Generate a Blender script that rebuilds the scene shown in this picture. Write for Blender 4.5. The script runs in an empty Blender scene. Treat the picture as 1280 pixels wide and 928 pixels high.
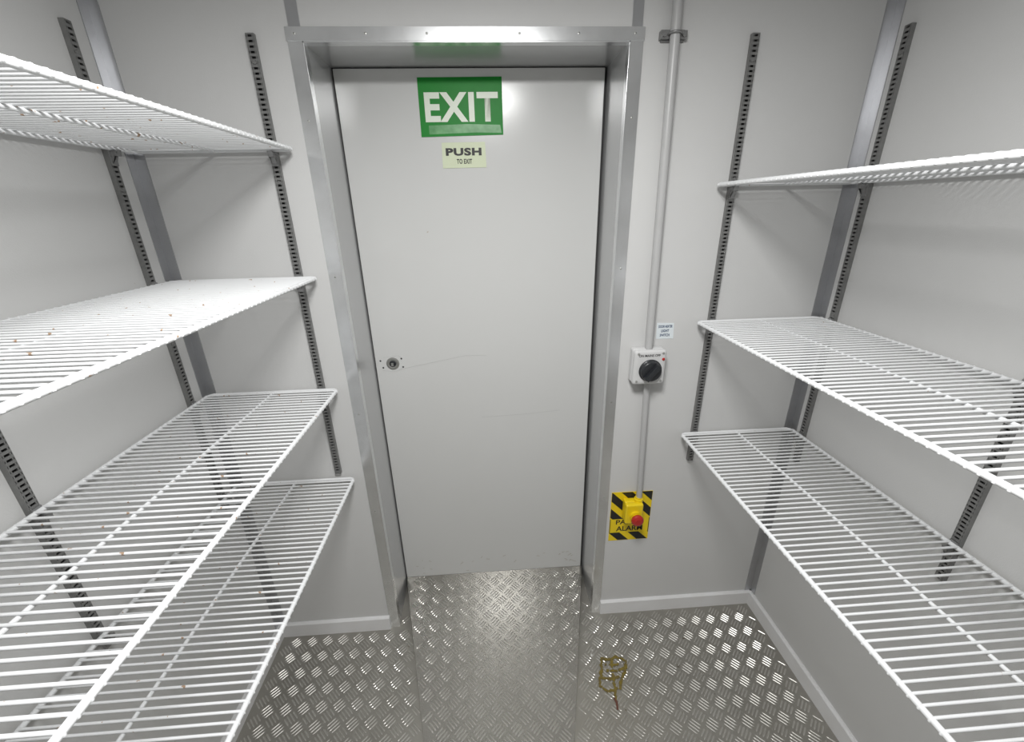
import bpy, math, random
from mathutils import Vector, Matrix
random.seed(7)
scene=bpy.context.scene
COL=scene.collection
try:
    scene.view_settings.view_transform='Standard'
    scene.view_settings.look='None'
except Exception: pass

# ------------------------------------------------ measured dimensions (m)
LX,RX=-0.914,1.0769          # side walls
YB,ZC=-2.6,2.26              # back wall, ceiling
A,B=-0.4698,0.4181           # trim outer
AI,BI,ZI,H=-0.4346,0.3846,2.0213,2.05
DY,ZB=0.2027,0.0564

# ------------------------------------------------ materials
def mat(name,col,rough=.5,metal=0,bump=None,mott=None,spots=None,spec=.5):
    m=bpy.data.materials.new(name);m.use_nodes=True
    nt=m.node_tree;N=nt.nodes;K=nt.links;b=N['Principled BSDF']
    b.inputs['Base Color'].default_value=(*col,1)
    b.inputs['Roughness'].default_value=rough
    b.inputs['Metallic'].default_value=metal
    b.inputs['Specular IOR Level'].default_value=spec
    tc=N.new('ShaderNodeTexCoord')
    last=None
    if mott:
        sc,amt,c2=mott
        n=N.new('ShaderNodeTexNoise');n.inputs['Scale'].default_value=sc;n.inputs['Detail'].default_value=5
        K.new(tc.outputs['Object'],n.inputs['Vector'])
        mr=N.new('ShaderNodeMapRange');mr.inputs[1].default_value=.35;mr.inputs[2].default_value=.7
        mr.inputs[3].default_value=0;mr.inputs[4].default_value=amt
        K.new(n.outputs['Fac'],mr.inputs[0])
        mx=N.new('ShaderNodeMix');mx.data_type='RGBA'
        mx.inputs[6].default_value=(*col,1);mx.inputs[7].default_value=(*c2,1)
        K.new(mr.outputs[0],mx.inputs[0]);last=mx.outputs[2]
    for sp in (spots or []):
        sc,thr,c2=sp[:3];edge=sp[3] if len(sp)>3 else .03
        n=N.new('ShaderNodeTexNoise');n.inputs['Scale'].default_value=sc;n.inputs['Detail'].default_value=2
        K.new(tc.outputs['Object'],n.inputs['Vector'])
        mr=N.new('ShaderNodeMapRange');mr.inputs[1].default_value=thr;mr.inputs[2].default_value=thr+edge
        K.new(n.outputs['Fac'],mr.inputs[0])
        mx=N.new('ShaderNodeMix');mx.data_type='RGBA'
        if last: K.new(last,mx.inputs[6])
        else: mx.inputs[6].default_value=(*col,1)
        mx.inputs[7].default_value=(*c2,1)
        K.new(mr.outputs[0],mx.inputs[0]);last=mx.outputs[2]
    if last: K.new(last,b.inputs['Base Color'])
    if bump:
        sc,st,di=bump
        n=N.new('ShaderNodeTexNoise');n.inputs['Scale'].default_value=sc;n.inputs['Detail'].default_value=3
        K.new(tc.outputs['Object'],n.inputs['Vector'])
        bp=N.new('ShaderNodeBump');bp.inputs['Strength'].default_value=st;bp.inputs['Distance'].default_value=di
        K.new(n.outputs['Fac'],bp.inputs['Height']);K.new(bp.outputs[0],b.inputs['Normal'])
    return m
M_wall=mat('wall_panel',(.61,.61,.606),.5,0,(330,.25,.001),(3,.12,(.55,.545,.53)),[(6.5,.80,(.50,.46,.34)),(28,.80,(.42,.36,.27))],.3)
M_ceil=mat('ceiling_panel',(.64,.64,.64),.5)
M_door=mat('door_panel',(.635,.638,.63),.20,0,(90,.03,.001),(2.2,.10,(.59,.59,.57)),[(38,.79,(.42,.36,.28))],.6)
M_rev=mat('reveal_panel',(.56,.565,.57),.25,.5,(90,.08,.001),(4,.25,(.48,.48,.48)))
M_alu=mat('aluminium_trim',(.80,.81,.82),.24,.92,(40,.1,.001),(18,.3,(.58,.58,.59)))
M_strip=mat('brushed_corner_strip',(.50,.505,.52),.34,.9,(40,.1,.001),(18,.3,(.41,.41,.42)))
M_seal=mat('rubber_seal',(.03,.03,.03),.7)
M_base=mat('white_skirting',(.76,.76,.77),.35,0,None,(12,.25,(.60,.58,.55)))
M_floor=mat('aluminium_floor',(.41,.395,.36),.42,.78,(70,.15,.001),(6,.5,(.31,.295,.262)),[(30,.73,(.19,.16,.125))])
M_ramp=mat('aluminium_threshold',(.45,.435,.40),.26,.85,(70,.1,.001),(6,.5,(.35,.335,.305)))
M_bar=mat('worn_tread_bar',(.64,.625,.59),.32,.82,None,(6,.5,(.48,.465,.43)))
M_wire=mat('white_coated_wire',(.78,.79,.80),.35,0,None,None,[(60,.745,(.40,.27,.2))])
M_wire2=mat('white_rusting_wire',(.78,.79,.80),.35,0,None,None,[(70,.70,(.40,.27,.18)),(24,.755,(.46,.25,.13))])
M_rail=mat('galvanised_rail',(.27,.27,.265),.45,.6,None,(60,.5,(.18,.18,.18)))
M_slot=mat('rail_slot_shadow',(.06,.06,.06),.8)
M_clip=mat('galvanised_clip',(.30,.30,.30),.4,.7)
M_green=mat('sign_green',(.010,.23,.026),.42,0,None,(30,.3,(.017,.27,.036)),None,.2)
M_cream=mat('sign_cream',(.76,.82,.70),.4)
M_cream2=mat('sign_cream_push',(.64,.70,.50),.45,0,None,(30,.3,(.60,.65,.44)))
M_black=mat('black_print',(.012,.012,.012),.5)
M_yellow=mat('safety_yellow',(.84,.62,.01),.35)
M_red=mat('red_plastic',(.42,.02,.015),.35)
M_grey=mat('light_grey_plastic',(.60,.60,.60),.35)
M_blackp=mat('black_plastic',(.02,.022,.025),.28)
M_pipe=mat('painted_conduit',(.46,.46,.46),.35,0,None,(14,.3,(.40,.40,.39)))
M_steel=mat('steel',(.5,.5,.48),.3,.9)
M_label=mat('label_white',(.72,.77,.80),.4)
M_blue=mat('label_blue_print',(.02,.05,.13),.5)
M_stain=mat('yellow_stain',(.20,.15,.02),.5,0,None,(60,1,(.12,.09,.03)))
M_brown=mat('brown_stain',(.12,.045,.03),.4)
M_white=mat('white_chip',(.65,.65,.62),.5)
M_scuff=mat('door_scuff',(.36,.32,.27),.5)
M_res=mat('torn_residue',(.03,.24,.045),.35,0,None,None,[(30,.36,(.14,.40,.15),.4)])
M_lamp=bpy.data.materials.new('lamp_diffuser');M_lamp.use_nodes=True
bb=M_lamp.node_tree.nodes['Principled BSDF'];bb.inputs['Emission Color'].default_value=(1,1,.97,1);bb.inputs['Emission Strength'].default_value=2

# ------------------------------------------------ mesh builder
class MB:
    def __init__(s): s.v=[];s.f=[];s.m=[];s.sm=[]
    def add(s,vs,fs,mi=0,smooth=False):
        o=len(s.v);s.v+=[tuple(v) for v in vs]
        for f in fs: s.f.append(tuple(i+o for i in f));s.m.append(mi);s.sm.append(smooth)
    def box(s,x0,x1,y0,y1,z0,z1,mi=0):
        s.add([(x0,y0,z0),(x1,y0,z0),(x1,y1,z0),(x0,y1,z0),(x0,y0,z1),(x1,y0,z1),(x1,y1,z1),(x0,y1,z1)],
              [(0,3,2,1),(4,5,6,7),(0,1,5,4),(1,2,6,5),(2,3,7,6),(3,0,4,7)],mi)
    def tube(s,pts,r,n=8,mi=0):
        pts=[Vector(p) for p in pts];rings=[]
        for i,p in enumerate(pts):
            d=(pts[min(i+1,len(pts)-1)]-pts[max(i-1,0)]).normalized()
            u=d.orthogonal().normalized() if not rings else (u-d*u.dot(d)).normalized()
            w=d.cross(u);rings.append([p+r*(math.cos(2*math.pi*k/n)*u+math.sin(2*math.pi*k/n)*w) for k in range(n)])
        vs=[v for R in rings for v in R];fs=[]
        for i in range(len(pts)-1):
            for k in range(n):
                a=i*n+k;b=i*n+(k+1)%n;fs.append((a,b,b+n,a+n))
        s.add(vs,fs,mi,True)
        s.add(rings[0],[tuple(reversed(range(n)))],mi);s.add(rings[-1],[tuple(range(n))],mi)
    def lathe(s,c,axis,prof,n=24,mi=0):
        c=Vector(c);d=Vector(axis).normalized();u=d.orthogonal().normalized();w=d.cross(u);vs=[]
        for t,r in prof:
            for k in range(n):
                a=2*math.pi*k/n;vs.append(c+d*t+r*(math.cos(a)*u+math.sin(a)*w))
        fs=[]
        for i in range(len(prof)-1):
            for k in range(n):
                a=i*n+k;b=i*n+(k+1)%n;fs.append((a,b,b+n,a+n))
        m=len(prof)-1
        fs.append(tuple(m*n+k for k in range(n)));fs.append(tuple(reversed(range(n))))
        s.add(vs,fs,mi,False)
    def prism(s,poly,y0,y1,mi=0,plane='xz'):
        n=len(poly)
        if plane=='xz': vs=[(p[0],y0,p[1]) for p in poly]+[(p[0],y1,p[1]) for p in poly]
        elif plane=='xy': vs=[(p[0],p[1],y0) for p in poly]+[(p[0],p[1],y1) for p in poly]
        else: vs=[(y0,p[0],p[1]) for p in poly]+[(y1,p[0],p[1]) for p in poly]
        fs=[tuple(range(n)),tuple(reversed(range(n,2*n)))]+[(i,i+n,(i+1)%n+n,(i+1)%n) for i in range(n)]
        s.add(vs,fs,mi)
    def obj(s,name,mats,parent=None,loc=None,bevel=0,recalc=True):
        me=bpy.data.meshes.new(name);me.from_pydata(s.v,[],s.f)
        for m in mats: me.materials.append(m)
        me.polygons.foreach_set('material_index',s.m);me.polygons.foreach_set('use_smooth',s.sm)
        me.update()
        if recalc:
            import bmesh
            bm=bmesh.new();bm.from_mesh(me);bmesh.ops.recalc_face_normals(bm,faces=bm.faces);bm.to_mesh(me);bm.free()
        o=bpy.data.objects.new(name,me);COL.objects.link(o)
        if loc: o.location=loc
        if parent: o.parent=parent
        if bevel:
            md=o.modifiers.new('bevel','BEVEL');md.width=bevel;md.segments=3;md.limit_method='ANGLE'
        return o
def thing(o,label,cat,group=None):
    o['label']=label;o['category']=cat
    if group:o['group']=group
    return o
def struct(o): o['kind']='structure';return o
def empty(name,loc):
    o=bpy.data.objects.new(name,None);o.empty_display_size=.05;COL.objects.link(o);o.location=loc;return o
def text(name,s,size_h,width,cx,cz,y,m,parent=None,bold=.0,depth=.0004,space=1.0):
    cu=bpy.data.curves.new(name,'FONT');cu.body=s;cu.size=1;cu.offset=bold;cu.extrude=0.0;cu.resolution_u=4;cu.space_character=space
    t=bpy.data.objects.new('tmp_text',cu);COL.objects.link(t)
    bpy.context.view_layer.update()
    dg=bpy.context.evaluated_depsgraph_get()
    me=bpy.data.meshes.new_from_object(t.evaluated_get(dg))
    COL.objects.unlink(t);bpy.data.objects.remove(t)
    xs=[v.co.x for v in me.vertices];ys=[v.co.y for v in me.vertices]
    x0,x1,y0,y1=min(xs),max(xs),min(ys),max(ys)
    for v in me.vertices:
        v.co=Vector((cx+((v.co.x-x0)/(x1-x0)-.5)*width, y-depth, cz+((v.co.y-y0)/(y1-y0)-.5)*size_h))
    me.materials.clear();me.materials.append(m)
    me.name=name
    o=bpy.data.objects.new(name,me);COL.objects.link(o)
    if parent:o.parent=parent
    return o

# ------------------------------------------------ room shell
T=.1
mb=MB()
mb.box(LX-T,A+.03,0,DY+.06,0,ZC);mb.box(B-.03,RX+T,0,DY+.06,0,ZC)
mb.box(A+.03,B-.03,0,DY+.06,ZI+.003,ZC)
wf=struct(mb.obj('wall_front',[M_wall]))
mb=MB()
mb.box(A+.030,AI,.002,DY+.06,0,ZI);mb.box(BI,B-.030,.002,DY+.06,0,ZI);mb.box(A+.030,B-.030,.002,DY+.06,ZI,ZI+.003)
struct(mb.obj('trim_9',[M_rev]))
mb=MB();mb.box(LX-T,LX,YB-T,DY+.06,0,ZC);struct(mb.obj('wall_left',[M_wall]))
mb=MB();mb.box(RX,RX+T,YB-T,DY+.06,0,ZC);struct(mb.obj('wall_right',[M_wall]))
mb=MB();mb.box(LX-T,RX+T,YB-T,YB,0,ZC);struct(mb.obj('wall_back',[M_wall]))
mb=MB();mb.box(LX-T,RX+T,YB-T,DY+.06,ZC,ZC+T);struct(mb.obj('ceiling',[M_ceil]))

# chequer plate: 45 degree grid of alternating bar groups as real relief
CELL=.044
def plate(mb,inside,zf,x0,x1,y0,y1,mi=1,h=.0015,nb=4,sp=.235,hl=.45,w=.0025):
    c=math.sqrt(.5);n=int(4/CELL)
    for i in range(-n,n):
        for j in range(-n,n):
            gu,gv=(i+.5)*CELL,(j+.5)*CELL
            X,Y=c*(gu-gv),c*(gu+gv)-.6
            if not(x0<X<x1 and y0<Y<y1): continue
            par=(i+j)%2
            for k in range(nb):
                off=(k-(nb-1)/2)*CELL*sp;L=CELL*hl
                if k in(0,nb-1): L*=.86
                def P(a,b):
                    if par: u,v=gu+a,gv+b
                    else: u,v=gu+b,gv+a
                    return c*(u-v),c*(u+v)-.6
                pts=[(-L,off),(-L*.7,off-w),(L*.7,off-w),(L,off),(L*.7,off+w),(-L*.7,off+w)]
                ti=[(-L*.6,off-w*.3),(L*.6,off-w*.3),(L*.6,off+w*.3),(-L*.6,off+w*.3)]
                W=[P(*q) for q in pts]
                if not all(inside(*q) for q in W): continue
                vs=[(q[0],q[1],zf(q[1])+.0001) for q in W]
                for t in ti:
                    q=P(*t);vs.append((q[0],q[1],zf(q[1])+h))
                mb.add(vs,[(0,1,6),(1,2,7,6),(2,3,7),(3,8,7),(3,4,8),(4,5,9,8),(5,0,9),(0,6,9),(6,7,8,9)],mi,False)
YR=-.50
def xl(y): return AI+.003+(DY-y)*.245
def xr(y): return BI-.003-(DY-y)*.252
zr=lambda y:.0015+(y-YR)/(DY-YR)*(ZB-.0035)
def in_ramp(x,y): return y>YR-.002 and xl(y)-.001<x<xr(y)+.001
mb=MB()
mb.box(LX-T,RX+T,YB-T,0,-T,0)
mb.box(A,B,0,DY+.06,-T,0)
plate(mb,lambda x,y:((LX+.014<x<RX-.014 and -1.6<y<-.014) or (AI+.004<x<BI-.004 and -.02<y<DY-.004)) and not in_ramp(x,y),lambda y:0,LX,RX,-1.6,DY)
fl=struct(mb.obj('floor',[M_floor,M_bar]))
mb=MB()
q=[(xl(YR),YR),(xr(YR),YR),(xr(DY),DY-.001),(xl(DY),DY-.001)]
mb.add([(x,y,0) for x,y in q]+[(x,y,zr(y)) for x,y in q],
       [(0,3,2,1),(4,5,6,7),(0,1,5,4),(1,2,6,5),(2,3,7,6),(3,0,4,7)])
plate(mb,lambda x,y:xl(y)+.001<x<xr(y)-.001 and YR+.001<y<DY-.003,zr,-.5,.5,YR,DY)
struct(mb.obj('trim_7',[M_ramp,M_bar]))

# skirting
bt,bh=.012,.0677
mb=MB()
def skx(x0,x1):
    mb.prism([(0,0),(-bt,0),(-bt,bh-.006),(-.006,bh),(0,bh)],x0,x1,0,'yz')
skx(LX,A+.002);skx(B-.002,RX);struct(mb.obj('baseboard_front',[M_base]))
mb=MB();mb.prism([(LX,0),(LX+bt,0),(LX+bt,bh-.006),(LX+.006,bh),(LX,bh)],YB,-.0,0,'xz');struct(mb.obj('baseboard_left',[M_base]))
mb=MB();mb.prism([(RX,0),(RX-bt,0),(RX-bt,bh-.006),(RX-.006,bh),(RX,bh)],YB,-.0,0,'xz');struct(mb.obj('baseboard_right',[M_base]))

# aluminium door trim (angles), panel joint strips, corner angles
def screw(mb,x,y,z,ax):
    mb.lathe((x,y,z),ax,[(0,.0030),(.0008,.0026),(.0012,.0012)],10,1)
tk=.003
mb=MB();mb.box(A,AI,-tk,0,0,H-.0005);mb.box(AI-.001,AI+tk,-tk,.022,0,ZI)
for z in (1.85,1.45,1.0,.6,.25): screw(mb,(A+AI)/2,-tk,z,(0,-1,0))
struct(mb.obj('trim_1',[M_alu,M_steel],bevel=.0008))
mb=MB();mb.box(BI,B,-tk,0,0,H-.0005);mb.box(BI-tk,BI+.001,-tk,.022,0,ZI)
for z in (1.85,1.45,1.0,.6,.25): screw(mb,(B+BI)/2,-tk,z,(0,-1,0))
struct(mb.obj('trim_2',[M_alu,M_steel],bevel=.0008))
mb=MB();mb.box(A-.002,B+.002,-tk-.0015,0,ZI,H);mb.box(AI,BI,-tk,.022,ZI-tk,ZI+.001)
for x in (-.45,-.28,-.13,.1,.25,.395): screw(mb,x,-tk-.0015,2.036,(0,-1,0))
struct(mb.obj('trim_3',[M_alu,M_steel]))
mb=MB();mb.box(-.462,-.434,-.002,0,H,ZC);mb.box(.386,.413,-.002,0,H,ZC);struct(mb.obj('trim_4',[M_strip]))
lg=.028
mb=MB();mb.box(LX,LX+lg,-.002,0,bh,ZC);mb.box(LX,LX+.002,-lg,0,bh,ZC)
struct(mb.obj('trim_5',[M_strip]))
mb=MB();mb.box(RX-lg,RX,-.002,0,bh,ZC);mb.box(RX-.002,RX,-lg,0,bh,ZC)
struct(mb.obj('trim_6',[M_strip]))

# ------------------------------------------------ door
mb=MB();mb.box(AI,BI,DY+.012,DY+.055,0,ZI);struct(mb.obj('trim_8',[M_seal]))
mb=MB();mb.box(AI+.004,BI-.009,DY,DY+.03,ZB-.004,ZI-.003)
door=struct(mb.obj('door_1',[M_door],bevel=.002))
mb=MB()
mb.lathe((-.368,DY,1.100),(0,-1,0),[(0,.024),(.002,.023),(.003,.017),(.002,.014)],28,0)
mb.lathe((-.368,DY-.001,1.100),(0,-1,0),[(0,.013),(.0035,.012),(.008,.008)],20,1)
mb.box(-.372,-.364,DY-.0115,DY-.006,1.094,1.106,0)
lat=mb.obj('latch',[M_steel,M_blackp],parent=door);lat['label']='worn round steel latch release in the door'
for x,z in [(-.412,1.112),(-.332,1.085),(-.335,1.118),(-.405,1.085)]:
    mb=MB();mb.lathe((x,DY,z),(0,-1,0),[(0,.0035),(.0006,.003)],10,0)
    mb.obj('screw_hole',[M_seal],parent=door)
for P in ([(-.35,1.075),(-.10,1.12),(-.02,1.118)],[(-.05,.86),(.12,.865),(.26,.875)],[(-.40,1.125),(-.345,1.13),(-.33,1.12)],[(-.41,1.075),(-.37,1.068),(-.34,1.074)]):
    mb=MB();mb.tube([(a,DY-.0001,b) for a,b in P],.0005,4)
    mb.obj('scratch',[M_pipe],parent=door)
for k in range(30):
    x=random.choice([random.uniform(-.4,.35),random.uniform(.25,.35)]);z=ZB+random.uniform(.008,.09);l=random.uniform(.004,.018);r=random.uniform(-.5,.9)
    mb=MB();mb.tube([(x,DY-.0001,z),(x+l*math.cos(r),DY-.0001,z+l*math.sin(r))],.0008,4);mb.obj('scuff_mark',[M_scuff],parent=door)

# exit sign
yS=DY-.0004
def slab(mb,pts,y,d,mi=0): mb.prism(pts,y-d,y,mi,'xz')
mb=MB();slab(mb,[(-.190,1.839),(.063,1.843),(.062,1.996),(-.189,1.995)],yS,.0012)
es=thing(mb.obj('exit_sign',[M_green]),'green EXIT sign with cream letters and torn lower print','sign')
text('lettering','EXIT',.078,.222,-.062,1.918,yS-.0012,M_cream,es,bold=.035,space=1.12)
mb=MB();slab(mb,[(-.165,1.846),(-.02,1.850),(.058,1.848),(.054,1.870),(-.05,1.873),(-.165,1.870)],yS-.0012,.0003)
r_=mb.obj('torn_print',[M_res],parent=es);r_['label']='torn pale remains of peeled print'
mb=MB();slab(mb,[(-.131,1.751),(.007,1.752),(.005,1.824),(-.130,1.823)],yS,.0012)
ps=thing(mb.obj('push_sign',[M_cream2]),'pale yellow PUSH TO EXIT sticker on the door','sign')
text('lettering','PUSH',.022,.112,-.063,1.797,yS-.0012,M_black,ps,bold=.05,space=1.1)
text('lettering','TO EXIT',.014,.048,-.062,1.770,yS-.0012,M_black,ps,bold=.03,space=1.05)

# ------------------------------------------------ conduit, isolator, label, alarm
mb=MB()
mb.tube([(.488,-.022,ZC),(.4915,-.022,2.03),(.4985,-.022,1.60),(.506,-.022,1.19)],.0125,16)
cd=thing(mb.obj('conduit',[M_pipe]),'grey painted steel conduit running down the wall to the switch','conduit')
mb=MB()
mb.tube([(.512,-.022,1.09),(.520,-.022,.85),(.528,-.022,.600)],.0105,16)
cd2=thing(mb.obj('conduit',[M_pipe]),'short grey conduit between the isolator and the alarm','conduit')
mb=MB()
mb.tube([(.4915+.016*math.cos(a*math.pi/8),-.022-.016*math.sin(a*math.pi/8),2.03) for a in range(0,17)],.003,6)
mb.box(.4915-.034,.4915-.013,-.016,0,2.021,2.039);mb.box(.4915+.013,.4915+.034,-.016,0,2.021,2.039)
mb.box(.4915-.03,.4915+.03,-.006,0,2.017,2.043)
mb.lathe((.4915-.026,-.016,2.03),(0,-1,0),[(0,.006),(.004,.006)],8);mb.lathe((.4915+.026,-.016,2.03),(0,-1,0),[(0,.006),(.004,.006)],8)
mb.obj('saddle_clamp',[M_clip],parent=cd)
sx0,sx1,sz0,sz1=.452,.556,1.082,1.198
iso=thing(empty('isolator_switch',(.504,0,sz0)),'light grey isolator switch box with black rotary knob','switch')
def rel(o,root):
    o.parent=root;o.matrix_parent_inverse=Matrix.Translation(root.location).inverted();return o
mb=MB();mb.box(sx0,sx1,-.030,0,sz0,sz1);rel(mb.obj('housing',[M_grey],bevel=.008),iso)
mb=MB();mb.box(sx0-.001,sx1+.001,-.052,-.0315,sz0-.001,sz1+.001);rel(mb.obj('cover',[M_grey],bevel=.010),iso)
kc=(.506,-.052,1.131)
mb=MB();mb.lathe(kc,(0,-1,0),[(0,.038),(.004,.037),(.006,.034),(.014,.033),(.016,.030)],36,0)
g=Vector((math.cos(.9),0,math.sin(.9)));h=Vector((-g.z,0,g.x))
pts=[]
for a,b in [(-.031,-.008),(.031,-.008),(.031,.008),(-.031,.008)]:
    q=Vector(kc)+g*a+h*b;pts.append((q.x,q.z))
mb.prism(pts,-.052-.030,-.052-.010,0,'xz')
rel(mb.obj('knob',[M_blackp],bevel=.001),iso)
rel(text('lettering','ON MAINS OFF',.008,.07,.500,1.182,-.0522,M_black,None,.02),iso)
mb=MB();mb.lathe((.546,-.052,1.168),(0,-1,0),[(0,.005),(.002,.004),(.003,.002)],14,0);rel(mb.obj('indicator',[M_red]),iso)['label']='small red indicator dot'
for x,z in [(sx0+.012,sz0+.012),(sx1-.012,sz0+.012),(sx0+.012,sz1-.010),(sx1-.012,sz1-.010)]:
    mb=MB();mb.lathe((x,-.052,z),(0,-1,0),[(0,.004),(.001,.004)],10)
    rel(mb.obj('screw',[M_steel]),iso)
mb=MB();mb.prism([(.536,1.221),(.593,1.220),(.590,1.272),(.534,1.274)],-.001,0,0,'xz')
lb=thing(mb.obj('wall_label',[M_label]),'small pale blue printed label above the switch','label')
for i,s in enumerate(['DOOR HEATER','LIGHT','SWITCH']):
    text('lettering',s,.009,[.046,.026,.032][i],.563,1.262-.0145*i,-.001,M_blue,lb,.03)
mb=MB();mb.prism([(.430,.389),(.588,.390),(.588,.619),(.430,.620)],-.0015,0,0,'xz')
al=thing(mb.obj('alarm_sign',[M_yellow]),'black and yellow striped PANIC ALARM wall sign','sign')
def clip(poly,x0,x1,z0,z1):
    def cl(P,ins,inter):
        o=[]
        for i in range(len(P)):
            a,b=P[i-1],P[i]
            if ins(b):
                if not ins(a):o.append(inter(a,b))
                o.append(b)
            elif ins(a):o.append(inter(a,b))
        return o
    for ax,val,sgn in ((0,x0,1),(0,x1,-1),(1,z0,1),(1,z1,-1)):
        if not poly:break
        f=lambda p:(p[ax]-val)*sgn>=0
        def it(a,b):
            t=(val-a[ax])/(b[ax]-a[ax]);return(a[0]+t*(b[0]-a[0]),a[1]+t*(b[1]-a[1]))
        poly=cl(poly,f,it)
    return poly
for k in range(-8,14):
    s0=.314+k*.076
    P=[(s0,.62),(s0+.042,.62),(s0+.042+.23,.39),(s0+.23,.39)]
    for (za,zb_) in ((.494,.6185),(.391,.428)):
        q=clip(P,.431,.587,za,zb_)
        if len(q)>2:
            mb=MB();mb.prism(q,-.0020,-.0015,0,'xz');mb.obj('hazard_stripe',[M_black],parent=al)
for a in (.431,.5845):
    mb=MB();mb.box(a,a+.0025,-.0020,-.0015,.428,.494);mb.obj('border_line',[M_black],parent=al)
text('lettering','PANIC',.022,.10,.505,.479,-.0015,M_black,al,.02)
text('lettering','ALARM',.024,.105,.510,.447,-.0015,M_black,al,.02)
ab=thing(empty('alarm_button',(.504,-.0015,.512)),'yellow alarm box with red mushroom push button','button')
mb=MB();mb.box(.474,.536,-.028,-.0015,.512,.594);rel(mb.obj('housing',[M_yellow],bevel=.005),ab)
mb=MB();mb.box(.472,.538,-.050,-.029,.510,.596);rel(mb.obj('cover',[M_yellow],bevel=.006),ab)
mb=MB();mb.lathe((.508,-.050,.548),(0,-1,0),[(0,.021),(.010,.021),(.011,.014),(.020,.014)],24);rel(mb.obj('collar',[M_yellow]),ab)
mb=MB();mb.lathe((.508,-.066,.548),(0,-1,0),[(0,.015),(.004,.021),(.012,.023),(.018,.020),(.022,.012)],28);rel(mb.obj('push_button',[M_red]),ab)
mb=MB()
mb.lathe((.526,-.022,.592),(0,0,1),[(0,.016),(.012,.016),(.013,.012),(.02,.012)],16)
rel(mb.obj('cable_gland',[M_yellow]),ab)

# ------------------------------------------------ rails
def rail_mesh(z0,z1):
    mb=MB();w=.0085;d=.012
    mb.box(-w,w,-.002,0,z0,z1,1)
    for s in (-1,1):
        mb.box(s*w-.0012,s*w+.0012,-d,0,z0,z1,0)
        mb.box(min(s*w,s*(w-.0035)),max(s*w,s*(w-.0035)),-d,-d+.002,z0,z1,0)
    n=int((z1-z0)/.0110)
    for i in range(n+1):
        z=z0+i*(z1-z0)/n
        mb.box(-w,w,-d-.0003,-d+.002,max(z-.0030,z0),min(z+.0030,z1),0)
    for z in (z1-.06,(z0+z1)/2+.3,(z0+z1)/2-.1,z0+.1):
        mb.lathe((0,-d,z),(0,-1,0),[(0,.005),(.002,.004)],10,0)
    return mb
RT=2.035
def rail(x,y,rz,z0,lab):
    mb=rail_mesh(z0,RT)
    o=mb.obj('shelf_rail',[M_rail,M_slot],recalc=False)
    o.location=(x,y,0);o.rotation_euler=(0,0,rz)
    thing(o,lab,'shelf rail','slotted shelf rails on the walls')
rail(-.5535,0,0,.776,'grey slotted metal shelf rail on the door wall')
rail(.7091,0,0,.7515,'grey slotted metal shelf rail beside the conduit')
rail(LX,-.0878,math.pi/2,.745,'grey slotted metal shelf rail near the room corner')
rail(LX,-.5628,math.pi/2,.745,'grey slotted metal shelf rail on the side wall')
rail(RX,-.0656,-math.pi/2,.76,'grey slotted metal shelf rail near the room corner')
rail(RX,-.5768,-math.pi/2,.76,'grey slotted metal shelf rail on the side wall')

# ------------------------------------------------ shelves
SL=1.20
def shelf_meshes(width,sgn):
    fr=MB();R=.0055
    xw=-sgn*width
    zz=-.0060
    c=.014
    loop=[(0,-c,zz),(0,-SL+c,zz),(-sgn*c*.3,-SL+c*.3,zz),(-sgn*c,-SL,zz),(xw+sgn*c,-SL,zz),(xw,-SL+c,zz),(xw,-c,zz),(xw+sgn*c,0,zz),(-sgn*c,0,zz),(-sgn*c*.3,-c*.3,zz),(0,-c,zz)]
    fr.tube(loop,R,10)
    xm=xw*.5
    fr.tube([(xm,0,zz-.001),(xm,-SL,zz-.001)],.0042,8)
    g=MB();n=int(SL/.0178)
    for i in range(1,n):
        y=-i*SL/n
        g.tube([(xw,y,-.0018),(-sgn*.004,y,-.0018),(sgn*.001,y,-.0025),(sgn*.0036,y,-.0055),(sgn*.0036,y,-.0085)],.0028,6)
    return fr,g
def make_shelves(xf,width,sgn,zs,labels,grp,m):
    fr,g=shelf_meshes(width,sgn)
    fo=fr.obj('frame',[m],recalc=False);go=g.obj('wire_grid',[m],recalc=False)
    for z,l in zip(zs,labels):
        r=thing(empty('wire_shelf',(xf,-.016,z)),l,'shelf',grp)
        for o in (fo,go):
            c=o.copy();COL.objects.link(c);c.parent=r
    bpy.data.objects.remove(fo);bpy.data.objects.remove(go)
ZL=[1.7898,1.4576,1.1029,.7632];ZR=[1.6843,1.2825,.8739]
make_shelves(-.5012,.396,1,ZL,['top white coated wire shelf seen from below','white wire shelf with rust spots below the top one','long white wire shelf above the lowest one','lowest white wire shelf near the skirting'],'white wire shelves on the wall beside the latch',M_wire2)
make_shelves(.6585,.402,-1,ZR,['top white coated wire shelf with ribbed front edge','middle white wire shelf with slight rust','lowest white wire shelf above bare floor'],'white wire shelves on the wall near the alarm',M_wire)
cb=MB()
cb.box(-.007,.007,-.030,-.010,-.024,-.013)
cb.prism([(-.012,-.022),(-.030,-.022),(-.034,-.010),(-.030,-.010),(-.012,-.045)],-.006,.006,0,'yz')
cb.box(-.009,.009,-.0155,-.010,-.045,.004)
cm=cb.obj('shelf_clip',[M_clip])
def clip_(x,y,z,rz):
    c=cm.copy();COL.objects.link(c);c.location=(x,y,z);c.rotation_euler=(0,0,rz)
    thing(c,'small grey metal clip holding a wire shelf','shelf clip','metal shelf clips')
for z in ZL:
    if z>.8: clip_(-.5535,0,z,0)
    clip_(LX,-.0878,z,math.pi/2);clip_(LX,-.5628,z,math.pi/2)
for z in ZR:
    clip_(.7091,0,z,0);clip_(RX,-.0656,z,-math.pi/2);clip_(RX,-.5768,z,-math.pi/2)
bpy.data.objects.remove(cm)

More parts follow.
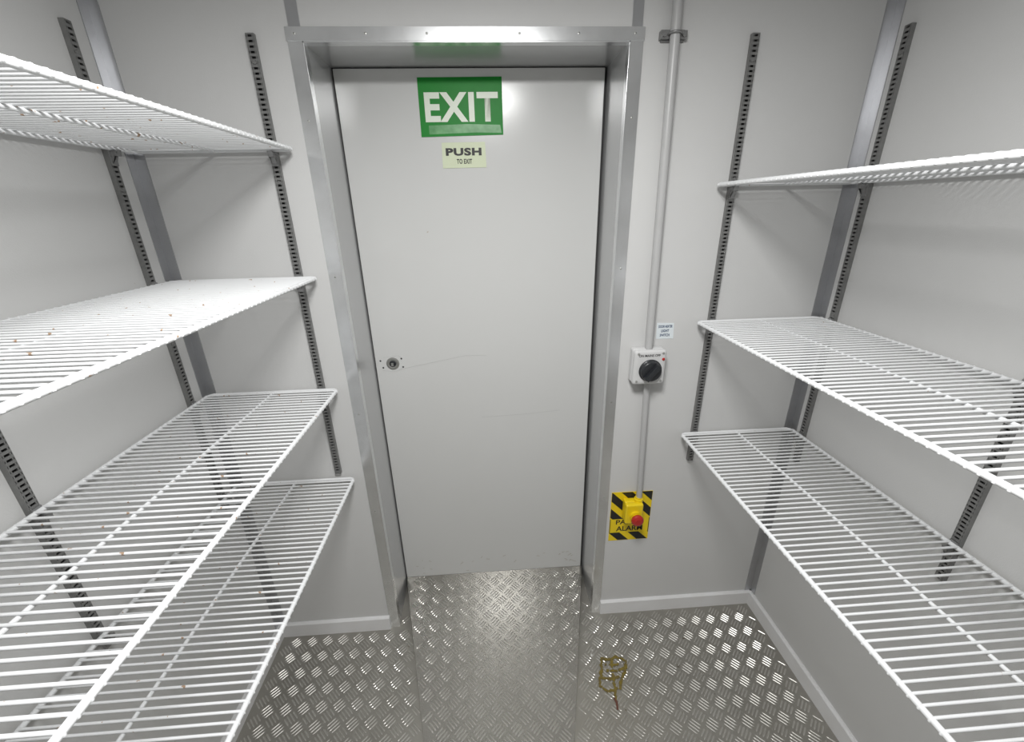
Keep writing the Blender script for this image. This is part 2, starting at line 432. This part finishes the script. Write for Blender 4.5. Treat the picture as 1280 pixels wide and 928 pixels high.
# ------------------------------------------------ stains on the floor
rs=random.Random(3)
def ribbon(mb,pts,w,z=.0024,mi=0,gap=.14):
    for a,b in zip(pts[:-1],pts[1:]):
        a=Vector(a);b=Vector(b);n_=max(1,int((b-a).length/.007))
        P=[a.lerp(b,k/n_)+Vector((rs.uniform(-.003,.003),rs.uniform(-.003,.003))) for k in range(n_+1)]
        for p,q in zip(P[:-1],P[1:]):
            if rs.random()<gap: continue
            d=(q-p).normalized();n=Vector((-d.y,d.x))*.5*w;e=d*w*.25
            w1=rs.uniform(.6,1.4);w2=rs.uniform(.6,1.4)
            mb.prism([tuple(v) for v in (p-e+n*w1,q+e+n*w2,q+e-n*w1,p-e-n*w2)],z-.0018,z+rs.uniform(0,.0003),mi,'xy')
mb=MB()
ribbon(mb,[(.372,-.20),(.395,-.205),(.43,-.20),(.462,-.215),(.455,-.24),(.42,-.25),(.38,-.245)],.009)
ribbon(mb,[(.372,-.20),(.362,-.235),(.352,-.27),(.385,-.275),(.42,-.27)],.009)
ribbon(mb,[(.41,-.205),(.40,-.25),(.395,-.30),(.385,-.345)],.009)
ribbon(mb,[(.35,-.27),(.34,-.30),(.37,-.32),(.40,-.31)],.007)
ribbon(mb,[(.455,-.24),(.43,-.275),(.41,-.31)],.009)
ribbon(mb,[(.38,-.225),(.43,-.228)],.007)
ribbon(mb,[(.375,-.335),(.385,-.35),(.383,-.375)],.007,.0024,1,.2)
st=thing(mb.obj('floor_stain',[M_stain,M_brown],recalc=True),'dried yellow and brown scribbled stain on the metal floor','stain')
for x,y,r in [(.345,-.165,.003),(.338,-.185,.004)]:
    P=[(x+r*random.uniform(.6,1.3)*math.cos(a),y+r*1.5*random.uniform(.6,1.3)*math.sin(a)) for a in [k*math.pi/4 for k in range(8)]]
    mb=MB();mb.prism(P,.0,.0018,0,'xy')
    thing(mb.obj('paint_fleck',[M_white]),'white paint fleck stuck to the metal floor','paint fleck','white paint flecks')

# ------------------------------------------------ lamp
def area(name,loc,size,e,rot=(0,0,0),col=(1,.998,.985)):
    l=bpy.data.lights.new(name,'AREA');l.shape='DISK';l.size=size;l.energy=e;l.color=col
    o=bpy.data.objects.new(name,l);COL.objects.link(o);o.location=loc;o.rotation_euler=rot;return o
LXP,LY=.02,-.98
lp=thing(empty('ceiling_light',(LXP,LY,ZC-.07)),'round bulkhead ceiling light with white diffuser','light')
mb=MB();mb.lathe((0,0,.070),(0,0,-1),[(0,.21),(.03,.21),(.04,.20)],32);mb.obj('lamp_base',[M_grey],parent=lp)
mb=MB();mb.lathe((0,0,.03),(0,0,-1),[(0,.19),(.02,.185),(.03,.15)],32);mb.obj('diffuser',[M_lamp],parent=lp)
area('lamp',(LXP,LY,ZC-.075),.36,26)
w=bpy.data.worlds.new('world');scene.world=w;w.use_nodes=True
w.node_tree.nodes['Background'].inputs[0].default_value=(.9,.95,1,1);w.node_tree.nodes['Background'].inputs[1].default_value=.3

# ------------------------------------------------ camera
cam=bpy.data.cameras.new('camera');co=bpy.data.objects.new('camera',cam);COL.objects.link(co)
Rm=Matrix.Rotation(-.0560,4,'Z')@Matrix.Rotation(math.pi/2-.3709,4,'X')@Matrix.Rotation(-.0221,4,'Z')
co.matrix_world=Matrix.Translation((-.0094,-1.2834,1.6293))@Rm
cam.sensor_fit='HORIZONTAL';cam.sensor_width=36;cam.lens=36*524.18/1280;cam.clip_start=.01
scene.camera=co
